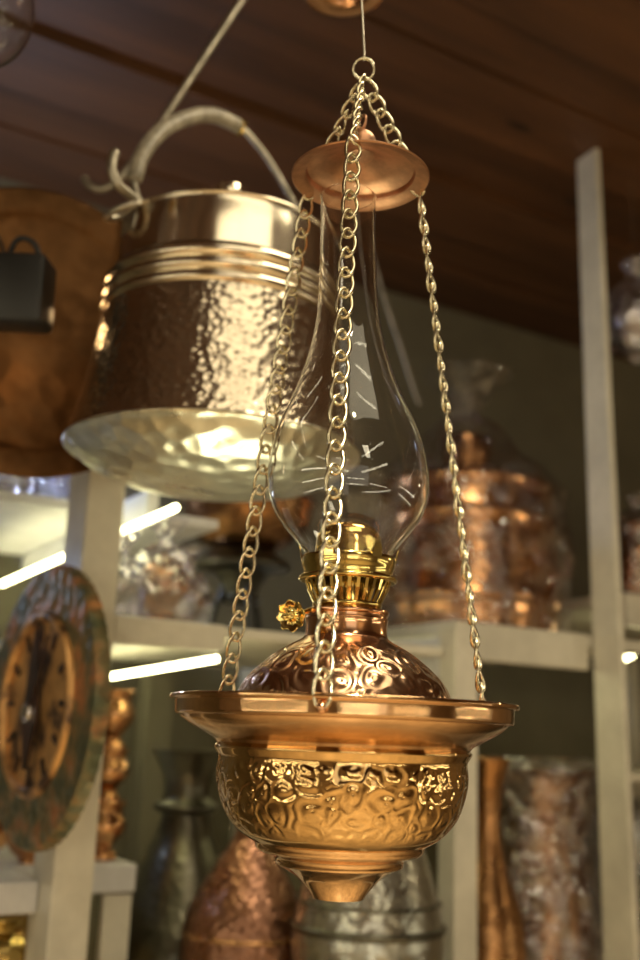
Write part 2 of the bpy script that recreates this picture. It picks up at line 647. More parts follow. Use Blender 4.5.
# wick knob: shaft + scalloped brass flower
kd = (-RGT * .80 - FWD * .6)
ksh0 = Vector((A.x, A.y, zat(A, 608))) + kd * .020
kc = Vector((A.x, A.y, zat(A, 622))) + kd * .049
bm = new_bm()
add_tube(bm, [ksh0, kc], .0017, 10)
knob = obj('wick_knob', bm, M['brass'], burner)
bm = new_bm()
KM = frame(kc, -RGT * .45 - FWD * .85 - UP * .15)
def scal(a, r, z):
    return 1.12 * r * (1 + .075 * math.cos(8 * a) * min(1, r / .008)), z + .0006 * math.cos(8 * a) * (r / .009)
add_lathe(bm, [(0, .0035), (.0022, .0035), (.003, .002), (.0045, .0012), (.007, .002), (.0092, .0036), (.0098, .003), (.0092, .0014), (.006, -.0006), (0, -.001)], seg=72, smooth=3, warp=scal, M=KM)
obj('flower_wheel', bm, M['brass'], knob)

# glass chimney; it leans a hair towards the left chain
ch = [(42.5, 563), (43, 556), (46, 551), (56, 539), (66, 527), (74.5, 513.5), (79, 499), (80.5, 484), (79.5, 468), (74.5, 443), (66.5, 421), (57.5, 403), (48, 381), (40, 357), (35, 338), (31.5, 318), (29.5, 295), (28.5, 270), (27.6, 240), (27.3, 215), (27.5, 200), (28, 197.5)]
outer = resample(lp(ch), 3)
inner = [(r - .0009, z) for r, z in outer]
zb, zt = outer[0][1], outer[-1][1]
bm = new_bm()
loop = outer + [(outer[-1][0] - .0006, zt + .0005)] + inner[::-1]
add_lathe(bm, loop, AC, 96, 0, closed=True)
lean = -.031
for v in bm.verts:
    v.co += RGT * ((v.co.z - zb) * lean)
obj('chimney', bm, M['glass'], lamp, sharp=60)

# smoke bell
zr = zat(A, 178)
rb = 69 * proj((A.x, A.y, zr))[2] / F
bell = obj('smoke_bell', add_lathe(new_bm(), [(rb - .001, zr - .0008), (rb, zr), (rb - .0008, zr + .001), (rb * .90, zr + .0022), (rb * .81, zr + .0040), (rb * .79, zr + .0075), (rb * .76, zr + .0090), (rb * .55, zr + .0118), (rb * .42, zr + .0150), (rb * .28, zr + .0185), (.010, zr + .021),
     (.010, zr + .0202), (rb * .28, zr + .0175), (rb * .42, zr + .0140), (rb * .55, zr + .0108), (rb * .75, zr + .0080), (rb * .778, zr + .0068), (rb * .795, zr + .0032), (rb * .90, zr + .0012), (rb - .001, zr - .0008)], AC, 96, 2), M['bell'], lamp)
bm = new_bm()
add_lathe(bm, [(0, zr + .019), (.011, zr + .0195), (.0125, zr + .028), (.0115, zr + .036), (.008, zr + .0405), (.004, zr + .0425), (.0032, zr + .045), (0, zr + .0455)], AC, 40, 3)
add_torus(bm, frame(Vector((A.x, A.y, zr + .0505)), FWD * .5 + RGT), .0065, .0012)
obj('bell_knob', bm, M['bell'], bell)

# suspension ring and wire
zring = zat(A, 69)
RC = Vector((A.x, A.y, zring))
obj('suspension_ring', add_torus(new_bm(), frame(RC, FWD + UP * .35), .0088, .0012, 48, 12), M['chain'], lamp)
bm = new_bm()
top = Vector((A.x, A.y, H - .03)) - RGT * .045
pts = [RC + Vector((0, 0, .0088 + .0012)) + (FWD * math.sin(t) + UP * math.cos(t)) * -.0022 + UP * .0010 for t in [k * .5 for k in range(-5, 6)]]
add_tube(bm, pts + [RC + UP * .016, top], .0009, 8)
obj('hanging_wire', bm, M['iron'], lamp)


def chain(name, p0, p1, pitch, wdir, parent, wire=.0015, L=1.38, W=.0056, n=None):
    """curb chain from p0 to p1; every link is an oval with a twist, lying alike"""
    bm = new_bm()
    d = p1 - p0
    n = n or max(2, round(d.length / pitch))
    pitch = d.length / n
    z = d.normalized()
    x = (wdir - z * wdir.dot(z)).normalized()
    y = z.cross(x)
    hl = pitch * L / 2
    tw = 1.15
    for k in range(n):
        c = p0 + d * ((k + .5) / n)
        wob = .10 * math.sin(k * 2.3 + p0.x * 90)
        pts = []
        for i in range(28):
            a = 2 * PI * i / 28
            s = math.sin(a)
            w = W * math.copysign(abs(math.cos(a)) ** .85, math.cos(a))
            l = hl * s
            th = tw * s / 2 * 1.0 + wob
            pts.append(c + z * l + (x * math.cos(th) + y * math.sin(th)) * w)
        # ends keep a little width so that the wire bends round its neighbour
        add_tube(bm, pts, wire, 8, closed=True)
    return obj(name, bm, M['chain'], parent, sharp=60)


def rimpt(ang, R, z):
    a = math.radians(ang)        # 0 = towards the camera, positive to its right
    return Vector((A.x, A.y, z)) + (RGT * math.sin(a) - FWD * math.cos(a)) * R


zl = zat(A, 703)
R1 = 161 * proj((A.x, A.y, zl))[2] / F
B = {}
for nm, px, py, ang in (('L', 299, 192, -128), ('C', 352, 142, -8), ('R', 427, 180, 112)):
    B[nm] = rimpt(ang, rb * .97, zr + .001)
for nm, ang, w, off in (('L', -128, 25, 0), ('C', -8, 12, .004), ('R', 112, 68, 0)):
    wd = RGT * math.cos(math.radians(w)) + FWD * math.sin(math.radians(w))
    lo = rimpt(ang, R1 + off * 1.9, zl - (.004 if nm == 'C' else 0))
    c = chain('chain', B[nm], lo, .0172, wd, lamp)
    c2 = chain('upper_chain', RC + Vector((0, 0, -.008)) + (B[nm] - RC).normalized() * .004, B[nm], .0150, {'L': RGT * .5 + FWD * .9, 'C': RGT * .2 + FWD, 'R': RGT}[nm], lamp)
    if nm == 'C':
        bm = new_bm()
        bmesh.ops.create_uvsphere(bm, u_segments=16, v_segments=10, radius=.0038, matrix=Matrix.Translation(lo + UP * -.003))
        obj('rivet', bm, M['neck'], lamp)

# ------------------------------------------------------------------ big hammered pot
Q = at(213, 452, 1.2)
QC = (Q.x, Q.y)


def qp(pts):
    return prof(Q, pts)


pot = thing('copper_cauldron', 'large hammered shiny metal pot with three ribs and bail handle hanging behind the oil lamp', 'cauldron', (Q.x, Q.y, zat(Q, 452)))
body = qp([(147, 453), (145.5, 450.5), (140, 434), (133, 408), (126.5, 380), (121, 353), (118, 335), (117, 329)])
neck = qp([(114.5, 292), (112.5, 280), (110, 264), (107.5, 250), (107.5, 247), (109, 245), (108, 243.5), (105, 244), (103, 252)])
bm = new_bm()
add_lathe(bm, body, QC, 128, 4)
obj('body', bm, M['pot'], pot)
bm = new_bm()
bl = []
for k in range(3):
    y_ = 329 - k * 12.3
    bl += [(116.3 - k * .6, y_), (119.2 - k * .6, y_ - 3), (119.6 - k * .6, y_ - 5.5), (118.8 - k * .6, y_ - 8.5), (115.6 - k * .6, y_ - 11.5)]
add_lathe(bm, qp(bl), QC, 128, 3)
add_lathe(bm, neck, QC, 128, 3)
obj('ribbed_neck', bm, M['pot_band'], pot)
bm = new_bm()
zb_ = zat(Q, 454)
Rb = body[0][0]
add_lathe(bm, [(0, zb_ - .044), (.05, zb_ - .0425), (.09, zb_ - .038), (.125, zb_ - .029), (.150, zb_ - .017), (Rb - .008, zb_ - .005), (Rb - .001, zb_ - .0015), (Rb + .001, zb_ + .0005), (Rb, zb_ + .002)], QC, 128, 3)
obj('base', bm, M['pot_base'], pot, label='tinned silvery hammered underside')
bm = new_bm()
zr_ = zat(Q, 246)
Rr = qp([(103.5, 246)])[0][0]
add_lathe(bm, [(Rr, zr_ - .002), (Rr - .004, zr_ + .001), (Rr * .7, zr_ + .010), (Rr * .3, zr_ + .016), (.018, zr_ + .020), (.017, zr_ + .052), (.019, zr_ + .060), (.019, zr_ + .075), (.016, zr_ + .079), (0, zr_ + .080)], QC, 96, 2)
lid = obj('lid', bm, M['pot_band'], pot)
eL = Vector((Q.x, Q.y, 0)) + (-RGT * .78 - FWD * .63) * (Rr + .004)
eR = Vector((Q.x, Q.y, 0)) + (RGT * .78 + FWD * .63) * (Rr + .004)
hdL, hdR = eL.dot(FWD), eR.dot(FWD)


def bail(px, py):
    t = (px - 142) / (310 - 142)
    return at(px, py, hdL + (hdR - hdL) * t)


# ears: a loop and its riveted plate on each side
for e_, out, ey in ((eL, (-RGT * .78 - FWD * .63), 216), (eR, (RGT * .78 + FWD * .63), 266)):
    bm = new_bm()
    base = Vector((e_.x, e_.y, zat(e_, ey)))
    add_torus(bm, frame(base + out * .008 + UP * .004, out * .55 + UP, out), 0.023, .0042, 36, 10)
    Mx = frame(base + out * .001, out, UP)
    add_box(bm, (-.022, -.015, -.002), (.004, .015, .003), Mx, .002)
    obj('ear', bm, M['iron'], pot)
bpts = [bail(*p) for p in resample([(147, 224), (141, 206), (134, 181), (142, 155), (160, 132), (184, 119), (212, 115), (240, 127), (263, 152), (282, 182), (298, 212), (308, 246)], 4)]
hnd = obj('bail_handle', add_tube(new_bm(), bpts, .0042, 12), M['iron'], pot)
gp = [bail(*p) for p in resample([(134, 181), (142, 155), (160, 132), (184, 119), (212, 115), (240, 127)], 6)]
obj('grip', add_tube(new_bm(), gp, [.0075] + [.0098] * (len(gp) - 2) + [.0085], 16), M['grip'], hnd)
g0 = gp[-1]
gt = (gp[-1] - gp[-2]).normalized()
obj('clip_ring', add_torus(new_bm(), frame(g0, gt), .0095, .0022, 24, 8), M['brass'], hnd)
cp = [bail(*p) for p in resample([(141, 212), (136, 200), (128, 193), (119, 186), (113, 174), (112, 162), (116, 150)], 5)]
obj('hooked_end', add_tube(new_bm(), cp, [.0058] * (len(cp) - 4) + [.0062, .0065, .006, .004], 12), M['iron'], hnd)

# rod with a hook that carries the pot, up to the ceiling
r_hd = 1.27
rt = on_z(302, -92, H - .012)
hk = [at(x, y, r_hd + (150 - x) * .0002) for x, y in resample([(150, 140), (128, 168), (116, 182), (102, 189), (90, 186), (84, 178)], 5)]
bm = new_bm()
add_tube(bm, [rt, (rt + hk[0]) / 2] + hk, .0056, 12)
tag(obj('hook_rod', bm, M['iron']), 'grey iron rod with hooked lower end slanting from the ceiling behind the pot handle', 'hook')

# ------------------------------------------------------------------ copper tray + spotlight on the left
TY = 1.335
tc = on_y(34, 332, TY)
tr_ = 150 * proj(tc)[2] / F
TM = frame(tc, (-.12, -1, -.02))
bm = new_bm()
add_lathe(bm, [(0, -.006), (tr_ * .3, -.005), (tr_ * .62, -.001), (tr_ * .78, .004), (tr_ * .84, .010), (tr_ * .97, .013), (tr_, .012), (tr_, .009), (tr_ * .97, .009), (tr_ * .85, .006), (tr_ * .78, 0), (tr_ * .5, -.007), (0, -.01)], seg=96, smooth=3, M=TM)
tray = tag(obj('copper_tray', bm, M['tray'], origin=tc), 'large round dark copper tray hanging upright behind the black spotlight', 'tray')

sp = at(20, 292, 1.16)
spot = thing('spotlight', 'black box spotlight with a small loop bracket in front of the copper tray', 'spotlight', sp)
SM = frame(sp, (FWD + UP * .1), RGT)
bm = new_bm()
add_box(bm, (-.045, -.040, -.03), (.035, .043, .03), SM, .006)
obj('housing', bm, M['black'], spot)
bm = new_bm()
br = [SM @ Vector((x, y, 0)) for x, y in resample([(-.018, -.038), (-.010, -.062), (.002, -.066), (.014, -.058), (.022, -.038)], 4)]
add_tube(bm, br, .0035, 8)
obj('bracket', bm, M['black'], spot)
bm = new_bm()
add_tube(bm, [SM @ Vector((-.02, -.04, .01)), SM @ Vector((-.045, -.09, .02)), SM @ Vector((-.1, -.2, .06)), SM @ Vector((-.1, -.6, .1))], .002, 6)
obj('cord', bm, M['black'], spot)

# ------------------------------------------------------------------ wall clock on the left post
cc_ = Vector((.398, 1.372, 1.526))
cR = .179
tang = Vector((.09, -.996, 0)).normalized()            # towards its near edge
cn = Vector((-.996, -.09, 0)).normalized()             # the way the face looks
CM = frame(cc_, cn, UP)
clock = thing('wall_clock', 'round relief copper wall clock with dark hands hanging on the left shelf post', 'clock', cc_)
def scal2(a, r, z):
    k = max(0, (r - cR * .93) / (cR * .07))
    return r * (1 + .007 * k * math.cos(60 * a)), z
bm = new_bm()
add_lathe(bm, [(0, -.022), (cR * .9, -.022), (cR, -.018), (cR * 1.005, -.008), (cR * .985, 0), (cR * .93, .002), (cR * .80, -.001), (cR * .66, .001)], seg=176, warp=scal2, M=CM)
obj('plate', bm, M['relief'], clock)
bm = new_bm()
add_lathe(bm, [(cR * .665, 0), (cR * .655, .006), (cR * .625, .009), (cR * .595, .007), (cR * .585, 0)], seg=96, smooth=3, M=CM)
obj('inner_ring', bm, M['face'], clock)
bm = new_bm()
add_lathe(bm, [(0, -.0005), (cR * .3, 0), (cR * .59, .0005)], seg=96, M=CM)
obj('dial', bm, M['face'], clock)
def kite(bm, pts, z0, z1, MM):
    lo = [bm.verts.new(MM @ Vector((x, y, z0))) for x, y in pts]
    hi = [bm.verts.new(MM @ Vector((x, y, z1))) for x, y in pts]
    n = len(pts)
    bm.faces.new(hi); bm.faces.new(lo[::-1])
    for i in range(n):
        bm.faces.new((lo[i], lo[(i + 1) % n], hi[(i + 1) % n], hi[i]))
bm = new_bm()   # frame x = up, y = sideways
kite(bm, [(.098, 0), (.06, .012), (.02, .016), (-.02, .024), (-.05, .012), (-.082, .004), (-.082, -.004), (-.05, -.012), (-.02, -.024), (.02, -.016), (.06, -.012)], .006, .010, CM)
hand = obj('hour_hand', bm, M['needle'], clock)
bm = new_bm()
kite(bm, [(.085, -.045), (.083, -.048), (-.02, -.003), (-.02, .003)], .011, .013, CM)
obj('minute_hand', bm, M['needle'], clock)
bm = new_bm()
add_lathe(bm, [(.013, .010), (.012, .015), (.006, .018), (0, .0185)], seg=32, smooth=2, M=CM @ Matrix.Translation((-.012, 0, 0)))
obj('boss', bm, M['silver'], clock)
for k in range(12):
    a = 2 * PI * k / 12
    bm = new_bm()
    mm = CM @ Matrix.Rotation(a, 4, 'Z') @ Matrix.Translation((cR * .50, 0, 0))
    kite(bm, [(.011, .003), (.011, -.003), (-.011, -.004), (-.011, .004)], .0005, .003, mm)
    obj('hour_mark', bm, M['needle'], clock)

# ------------------------------------------------------------------ shelving
LX0, LX1 = .443, .497
left = thing('display_rack', 'white painted wooden display rack on the left with open shelves behind the clock', 'shelf', (.6, 1.6, 0))
def board(name, lo, hi, parent, mt='white', bv=.003):
    return obj(name, add_box(new_bm(), lo, hi, bevel=bv), M[mt], parent, flat=True)
board('post', (LX0, 1.38, 0), (LX1, 1.47, 2.06), left)
board('post', (.835, 2.08, 0), (.89, 2.14, 1.633), left, 'wall')
board('post', (LX0, 2.14, 0), (LX1, 2.20, 2.06), left)
board('apron', (LX1 + .001, 1.385, 1.612), (.667, 1.405, 1.650), left)
board('shelf_board', (LX1 + .001, 1.407, 1.634), (1.08, 2.075, 1.650), left)
board('side_rail', (.578, 1.50, 1.812), (.596, 2.2, 1.862), left, 'white2')
board('shelf_board', (.598, 1.50, 1.812), (.70, 2.2, 1.828), left, 'white2')
board('apron', (-.1, 1.43, 1.262), (.442, 1.45, 1.302), left, 'white2')
board('shelf_board', (-.1, 1.452, 1.285), (.442, 1.569, 1.302), left, 'white2')
board('shelf_board', (-.1, 1.57, 1.262), (.632, 2.13, 1.302), left, 'white2')
board('side_panel', (.585, 1.575, .9), (.63, 1.59, 1.26), left)
board('shelf_board', (-.1, 1.43, 1.06), (.442, 2.13, 1.08), left)
board('shelf_board', (.545, 1.22, 1.04), (1.083, 2.07, 1.06), left)

cab = thing('display_cabinet', 'white painted cabinet frame on the right carrying the big copper pot', 'cabinet', (1.28, 1.6, 0))
board('post', (1.084, 1.38, 0), (1.131, 1.425, 1.686), cab)
board('post', (1.10, 2.12, 0), (1.131, 2.2, 1.686), cab)
board('apron', (1.132, 1.442, 1.636), (1.446, 1.459, 1.702), cab)
board('corner_block', (1.10, 1.426, 1.636), (1.131, 1.459, 1.688), cab)
board('top_board', (1.132, 1.46, 1.68), (1.645, 2.19, 1.702), cab)
board('side_rail', (1.084, 1.427, 1.60), (1.099, 2.118, 1.668), cab, 'white2')
board('side_rail', (1.088, 1.427, 1.10), (1.104, 2.118, 1.15), cab, 'white2')
board('back_rail', (1.132, 2.10, 1.555), (1.645, 2.118, 1.60), cab)
board('shelf_board', (1.132, 1.46, 1.085), (1.645, 2.09, 1.105), cab)
bm = add_box(new_bm(), (1.455, 1.375, 0), (1.468, 1.448, H - .012), bevel=.002)
for v in bm.verts:                  # it leans a little
    v.co.x -= .026 * (v.co.z - 1.72)
    if v.co.y > 1.41:
        v.co.y -= .012 * (v.co.z - 1.2)
post = tag(obj('wooden_post', bm, M['white'], flat=True), 'tall narrow white wooden post on the right reaching up to the ceiling', 'post')

rrk = thing('shelf_unit', 'white shelf boards at the right edge behind the tall post', 'shelf', (1.9, 1.6, 0))
board('apron', (1.66, 1.545, 1.742), (2.30, 1.565, 1.812), rrk)
board('shelf_board', (1.66, 1.567, 1.79), (2.30, 2.15, 1.812), rrk)
board('shelf_board', (1.66, 1.60, 1.43), (2.30, 2.15, 1.448), rrk)
board('post', (2.26, 2.10, 0), (2.30, 2.15, 1.742), rrk)
board('post', (1.66, 2.10, 0), (1.69, 2.15, 1.742), rrk)
board('shelf_board', (1.66, 1.60, 1.06), (2.30, 2.15, 1.08), rrk)


def led(p0, p1, label, r=.0045):
    return tag(obj('led_tube', add_tube(new_bm(), [p0, p1], r, 10), M['led']), label, 'light', 'led tubes under the shelf boards')


led(on_y(176, 507.5, 1.345), on_y(2, 584, 2.2), 'glowing yellow white led tube highest on the left, between pot base and clock')
n2 = on_y(216, 659, 1.412)
led(n2, Vector((.70, 2.12, 1.588)), 'glowing yellow white led tube under the left shelf, ending beside the left chain')
led(on_y(621, 660, 1.72), on_y(655, 642, 1.66), 'short glowing led tube at the right edge behind the tall post', .006)
led(Vector((1.30, 1.50, 1.655)), Vector((1.30, 2.08, 1.655)), 'led tube hidden up under the cabinet top above wrapped copper vessel')

# ------------------------------------------------------------------ vessels on the shelves
def vessel(name, label, cat, px, hd_y, pts, mt, group=None, base=None, smooth=3, seg=64, rim=.004):
    """a turned vessel standing on base; pts (half width, row) from the base up"""
    a = on_y(px, pts[-1][1], hd_y)
    q = prof(a, pts)
    if base is not None:
        dz = base - q[0][1]
        r0 = q[0][0]
        q = [(r0, base)] + [p for p in q if p[1] > base + .004] if dz < 0 else [(r0 * .8, base), (r0 * .97, base + .01)] + q
    th = thing(name, label, cat, (a.x, a.y, q[0][1]), group)
    inn = [(max(r - rim, .001), z) for r, z in q[::-1] if z > q[0][1] + .01]
    bm = new_bm()
    add_lathe(bm, [(0, q[0][1])] + [q[0]], (a.x, a.y), seg)
    add_lathe(bm, q, (a.x, a.y), seg, smooth)
    add_lathe(bm, [q[-1]] + inn, (a.x, a.y), seg, 2)
    obj('body', bm, M[mt], th)
    return th, a, q


def band(th, a, r, z, w, mt, name='band'):
    bm = new_bm()
    add_lathe(bm, [(r - .002, z - w), (r + .002, z - w * .6), (r + .003, z), (r + .002, z + w * .6), (r - .002, z + w)], (a.x, a.y), 64, 2)
    obj(name, bm, M[mt], th)


# dark tinned jug
j, a, q = vessel('tall_jug', 'tall dark tinned metal jug with flared mouth below the left end of the oil lamp', 'jug', 190, 1.75,
                 [(64, 1010), (77, 975), (78, 950), (72, 927), (57, 898), (42, 864), (29, 838), (25, 822), (24, 814), (31, 810), (31, 804), (24, 799), (23, 786), (26, 772), (34, 757), (38, 750)], 'dark', base=1.06)
band(j, a, prof(a, [(73, 936)])[0][0], zat(a, 936), .007, 'pewter')
band(j, a, prof(a, [(75, 950)])[0][0], zat(a, 950), .004, 'pewter')
# hammered cone-shaped copper jug
j, a, q = vessel('hammered_jug', 'hammered reddish copper jug with sloping shoulders under the lamp bowl', 'jug', 252, 1.52,
                 [(58, 1015), (64, 980), (65, 952), (63, 932), (59, 912), (47, 888), (32, 862), (17, 838), (13, 822), (13, 808), (18, 798)], 'hammer_copper', base=1.06)
band(j, a, prof(a, [(62, 932)])[0][0], zat(a, 932), .005, 'copper')
j, a, q = vessel('pewter_jug', 'round shouldered silvery pewter jug beside the cabinet post under the lamp', 'jug', 371, 1.37,
                 [(60, 1010), (72, 975), (77, 950), (76, 930), (71, 904), (64, 878), (56, 852), (44, 832), (30, 816), (24, 800), (26, 784)], 'pewter', base=1.06)
band(j, a, prof(a, [(77, 925)])[0][0], zat(a, 925), .006, 'dark')
band(j, a, prof(a, [(72, 900)])[0][0], zat(a, 900), .003, 'dark')

# stacked copper cups seen between the clock and the dark jug
sx, sy = .618, 1.86
zc = 1.302
cups = (('small shiny copper cup at the bottom of the stack beside the clock', .034, .085),
        ('small shiny copper cup in the middle of the stack beside the clock', .032, .08),
        ('small shiny copper cup on top of the stack beside the clock', .034, .09))
sx, sy = .598, 1.635
for lb, r, h in cups:
    bm = new_bm()
    add_lathe(bm, [(0, zc), (r * .6, zc), (r * .66, zc + .008), (r * .45, zc + .018), (r * .9, zc + h * .45), (r, zc + h * .62), (r * .8, zc + h * .85), (r * .95, zc + h - .002), (r * .88, zc + h - .002), (r * .5, zc + h * .55), (0, zc + h * .5)], (sx, sy), 40, 3)
    tag(obj('copper_cup', bm, M['copper']), lb, 'cup', 'copper cups stacked beside the clock')
    zc += h

# copper bowl and brass pots at the lower left
def simple(name, label, cat, x, y, z, pts, mt, group=None, seg=48):
    bm = new_bm()
    add_lathe(bm, [(r, z + h) for r, h in pts], (x, y), seg, 3)
    return tag(obj(name, bm, M[mt]), label, cat, group)


BOWL = [(0, 0), (.02, 0), (.022, .006), (.034, .016), (.042, .034), (.044, .05), (.042, .05), (.038, .034), (.02, .014), (0, .01)]
p = on_y(31, 878, 1.62)
simple('copper_bowl', 'small copper bowl on the white shelf under the clock', 'bowl', p.x, 1.62, 1.302, BOWL, 'copper')
p = on_y(4, 870, 1.7)
simple('copper_bowl', 'small copper bowl at the left edge on the white shelf under the clock', 'bowl', p.x - .03, 1.72, 1.302, BOWL, 'copper')
URN = [(0, 0), (.03, 0), (.032, .01), (.02, .02), (.04, .06), (.055, .10), (.05, .135), (.03, .15), (.036, .165), (.032, .165), (.02, .15), (0, .148)]
for px_, lb, yy in ((0, 'gold coloured squat urn at the left edge of the lowest shelf', 1.52), (38, 'gold coloured squat urn beside the left shelf post on the lowest shelf', 1.66)):
    p = on_y(px_, 930, yy)
    simple('brass_urn', lb, 'urn', p.x, yy, 1.08, URN, 'gold', 'gold urns on the lowest left shelf')
p = on_y(112, 955, 1.6)

# brazier: wide copper bowl on a black stand
bz = Vector((.885, 1.78, 1.651))
brz = thing('brazier', 'wide dark copper bowl on a black stand behind the left chain', 'brazier', bz)
bm = new_bm()
zz = bz.z
add_lathe(bm, [(0, zz + .185), (.05, zz + .187), (.085, zz + .20), (.112, zz + .235), (.125, zz + .275), (.132, zz + .28), (.13, zz + .284), (.12, zz + .278), (.08, zz + .205), (0, zz + .19)], (bz.x, bz.y), 64, 3)
obj('bowl', bm, M['brown_copper'], brz)
bm = new_bm()
add_lathe(bm, [(.055, zz + .187), (.085, zz + .165), (.09, zz + .15), (.05, zz + .14), (.03, zz + .10), (.04, zz + .09), (.02, zz + .08), (0, zz + .08)], (bz.x, bz.y), 48, 2)
obj('stand_head', bm, M['dark'], brz)
for k in range(3):
    an = 2 * PI * k / 3 + .4
    d = Vector((math.cos(an), math.sin(an), 0))
    bm = new_bm()
    add_tube(bm, [bz + d * .03 + UP * .12, bz + d * .05 + UP * .07, bz + d * .062 + UP * .02, bz + d * .075 + UP * .006], .007, 8)
    obj('leg', bm, M['black'], brz)


def wrap_mesh(c, pts, seed, amp=.012, seg=56, tail=.05):
    """crinkled film bag following a turned outline, gathered at the top"""
    bm = new_bm()
    rs = resample(pts, 4)
    def w(a, r, z):
        n = noise.noise(Vector((math.cos(a) * 2.2 + seed, math.sin(a) * 2.2, z * 13)))
        n2 = noise.noise(Vector((math.cos(a) * 6 + seed * 2, math.sin(a) * 6, z * 30)))
        return r + amp * n + amp * .6 * n2, z + amp * .4 * n2
    add_lathe(bm, rs, c, seg, 0, warp=w)
    return bm


# wrapped silver and copper pieces under the upper led tube
for k, (x, y, r, h, mt, lb) in enumerate((
        (.530, 1.46, .026, .085, 'silver', 'silvery lidded cup in crinkled clear film next to the left shelf post'),
        (.612, 1.50, .038, .115, 'copper', 'copper sugar pot in a knotted clear film bag under the upper led tube'),
        (.70, 1.62, .034, .10, 'brown_copper', 'brown copper cup in clear film at the right end of the left shelf'))):
    th = thing('wrapped_cup', lb, 'cup', (x, y, 1.651))
    z0 = 1.651
    bm = new_bm()
    add_lathe(bm, [(0, z0), (r * .7, z0), (r * .75, z0 + .008), (r * .5, z0 + .02), (r, z0 + h * .5), (r * .95, z0 + h * .7), (r * .6, z0 + h * .85), (r * .2, z0 + h * .95), (0, z0 + h)], (x, y), 40, 3)
    obj('body', bm, M[mt], th)
    bm = wrap_mesh((x, y), [(r * 1.1, z0 + .001), (r * 1.3, z0 + .03), (r * 1.35, z0 + h * .6), (r * .9, z0 + h), (r * .25, z0 + h + .012), (r * .5, z0 + h + .03), (r * .9, z0 + h + .05)], k + 1.5, .006)
    obj('film', bm, M['film2'], th, label='clear crinkled film')

# wrapped glassware on the high shelf at the upper left: shelf behind the tray
for k, (px_, yy, r, h, lb) in enumerate(((-4, 1.74, .045, .14, 'film wrapped glass vessel at the left edge above the led tube'),
                                         (58, 1.82, .042, .15, 'film wrapped silvery vessel directly behind the top of the left shelf post'))):
    p = on_y(px_, 545, yy)
    x = p.x
    z0 = 1.862
    th = thing('wrapped_vessel', lb, 'vessel', (x, yy, z0))
    bm = new_bm()
    add_lathe(bm, [(0, z0), (r * .6, z0), (r * .6, z0 + .01), (r * .3, z0 + .03), (r * .9, z0 + h * .5), (r, z0 + h * .7), (r * .5, z0 + h * .9), (r * .6, z0 + h), (0, z0 + h)], (x, yy), 40, 3)
    obj('body', bm, M['silver'], th)
    obj('film', wrap_mesh((x, yy), [(r * 1.1, z0 + .001), (r * 1.3, z0 + .04), (r * 1.3, z0 + h * .7), (r * .9, z0 + h * 1.02), (r * .2, z0 + h * 1.15), (r * .6, z0 + h * 1.3)], k + 4.2, .008), M['film2'], th)
board('shelf_board', (.30, 1.66, 1.843), (.577, 2.2, 1.861), left, 'white2')

# big banded copper pot on the cabinet
PC = Vector((1.410, 1.765))
a = Vector((PC.x, PC.y, 1.7))
zt_ = zat(a, 492)
R = .196
z0 = 1.703
cp_ = thing('copper_pot', 'big round banded copper pot wrapped in clear film on top of the cabinet', 'pot', (a.x, a.y, z0))
hh = zt_ - z0
bm = new_bm()
add_lathe(bm, [(0, z0), (R * .93, z0), (R * .97, z0 + .012), (R, z0 + .05), (R * 1.0, z0 + .065), (R * 1.025, z0 + .072), (R * 1.025, z0 + .085), (R, z0 + .092), (R * .985, z0 + hh * .55), (R * .97, z0 + hh * .74), (R * .995, z0 + hh * .77), (R * .97, z0 + hh * .80), (R * .95, z0 + hh * .97), (R * .98, z0 + hh), (R * .95, z0 + hh)], (a.x, a.y), 96, 2)
obj('body', bm, M['copper'], cp_)
bm = new_bm()
add_lathe(bm, [(R * .95, z0 + hh), (R * .90, z0 + hh + .012), (R * .6, z0 + hh + .03), (.062, z0 + hh + .038)], (a.x, a.y), 96, 2)
ld = obj('lid', bm, M['brown_copper'], cp_)
bm = new_bm()
add_lathe(bm, [(.050, z0 + hh + .036), (.048, z0 + hh + .05), (.056, z0 + hh + .085), (.058, z0 + hh + .11), (.05, z0 + hh + .12), (0, z0 + hh + .122)], (a.x, a.y), 48, 2)
obj('knob', bm, M['brown_copper'], ld)
bm = wrap_mesh((a.x, a.y), [(R * 1.13, z0 + .002), (R * 1.12, z0 + .08), (R * 1.1, z0 + hh * .8), (R * 1.02, z0 + hh + .02), (R * .6, z0 + hh + .08), (.075, z0 + hh + .14), (.03, z0 + hh + .17), (.06, z0 + hh + .23), (.10, z0 + hh + .27)], 9.1, .014, 80)
obj('film', bm, M['film'], cp_, label='clear crinkled packing film gathered at the top')

# wrapped vessels inside the cabinet
j, a, q = vessel('wrapped_vase', 'large wide mouthed copper vase in clear film inside the cabinet', 'vase', 540, 1.64,
                 [(40, 1050), (48, 1020), (54, 975), (53, 935), (48, 895), (43, 860), (42, 835), (46, 800), (52, 777), (58, 768)], 'brown_copper', base=1.105)
obj('film', wrap_mesh((a.x, a.y), [(q[0][0] * 1.2, 1.107)] + [(r + .014, z) for r, z in q[2:]] + [(q[-1][0] * .8, q[-1][1] + .02)], 3.7, .011, 64), M['film2'], j)
j, a, q = vessel('copper_ewer', 'aged golden copper ewer just right of the cabinet post', 'ewer', 487, 1.52,
                 [(34, 1040), (40, 1010), (40, 960), (36, 915), (24, 880), (15, 845), (13, 815), (16, 785), (22, 764), (25, 758)], 'brown_copper', base=1.105)
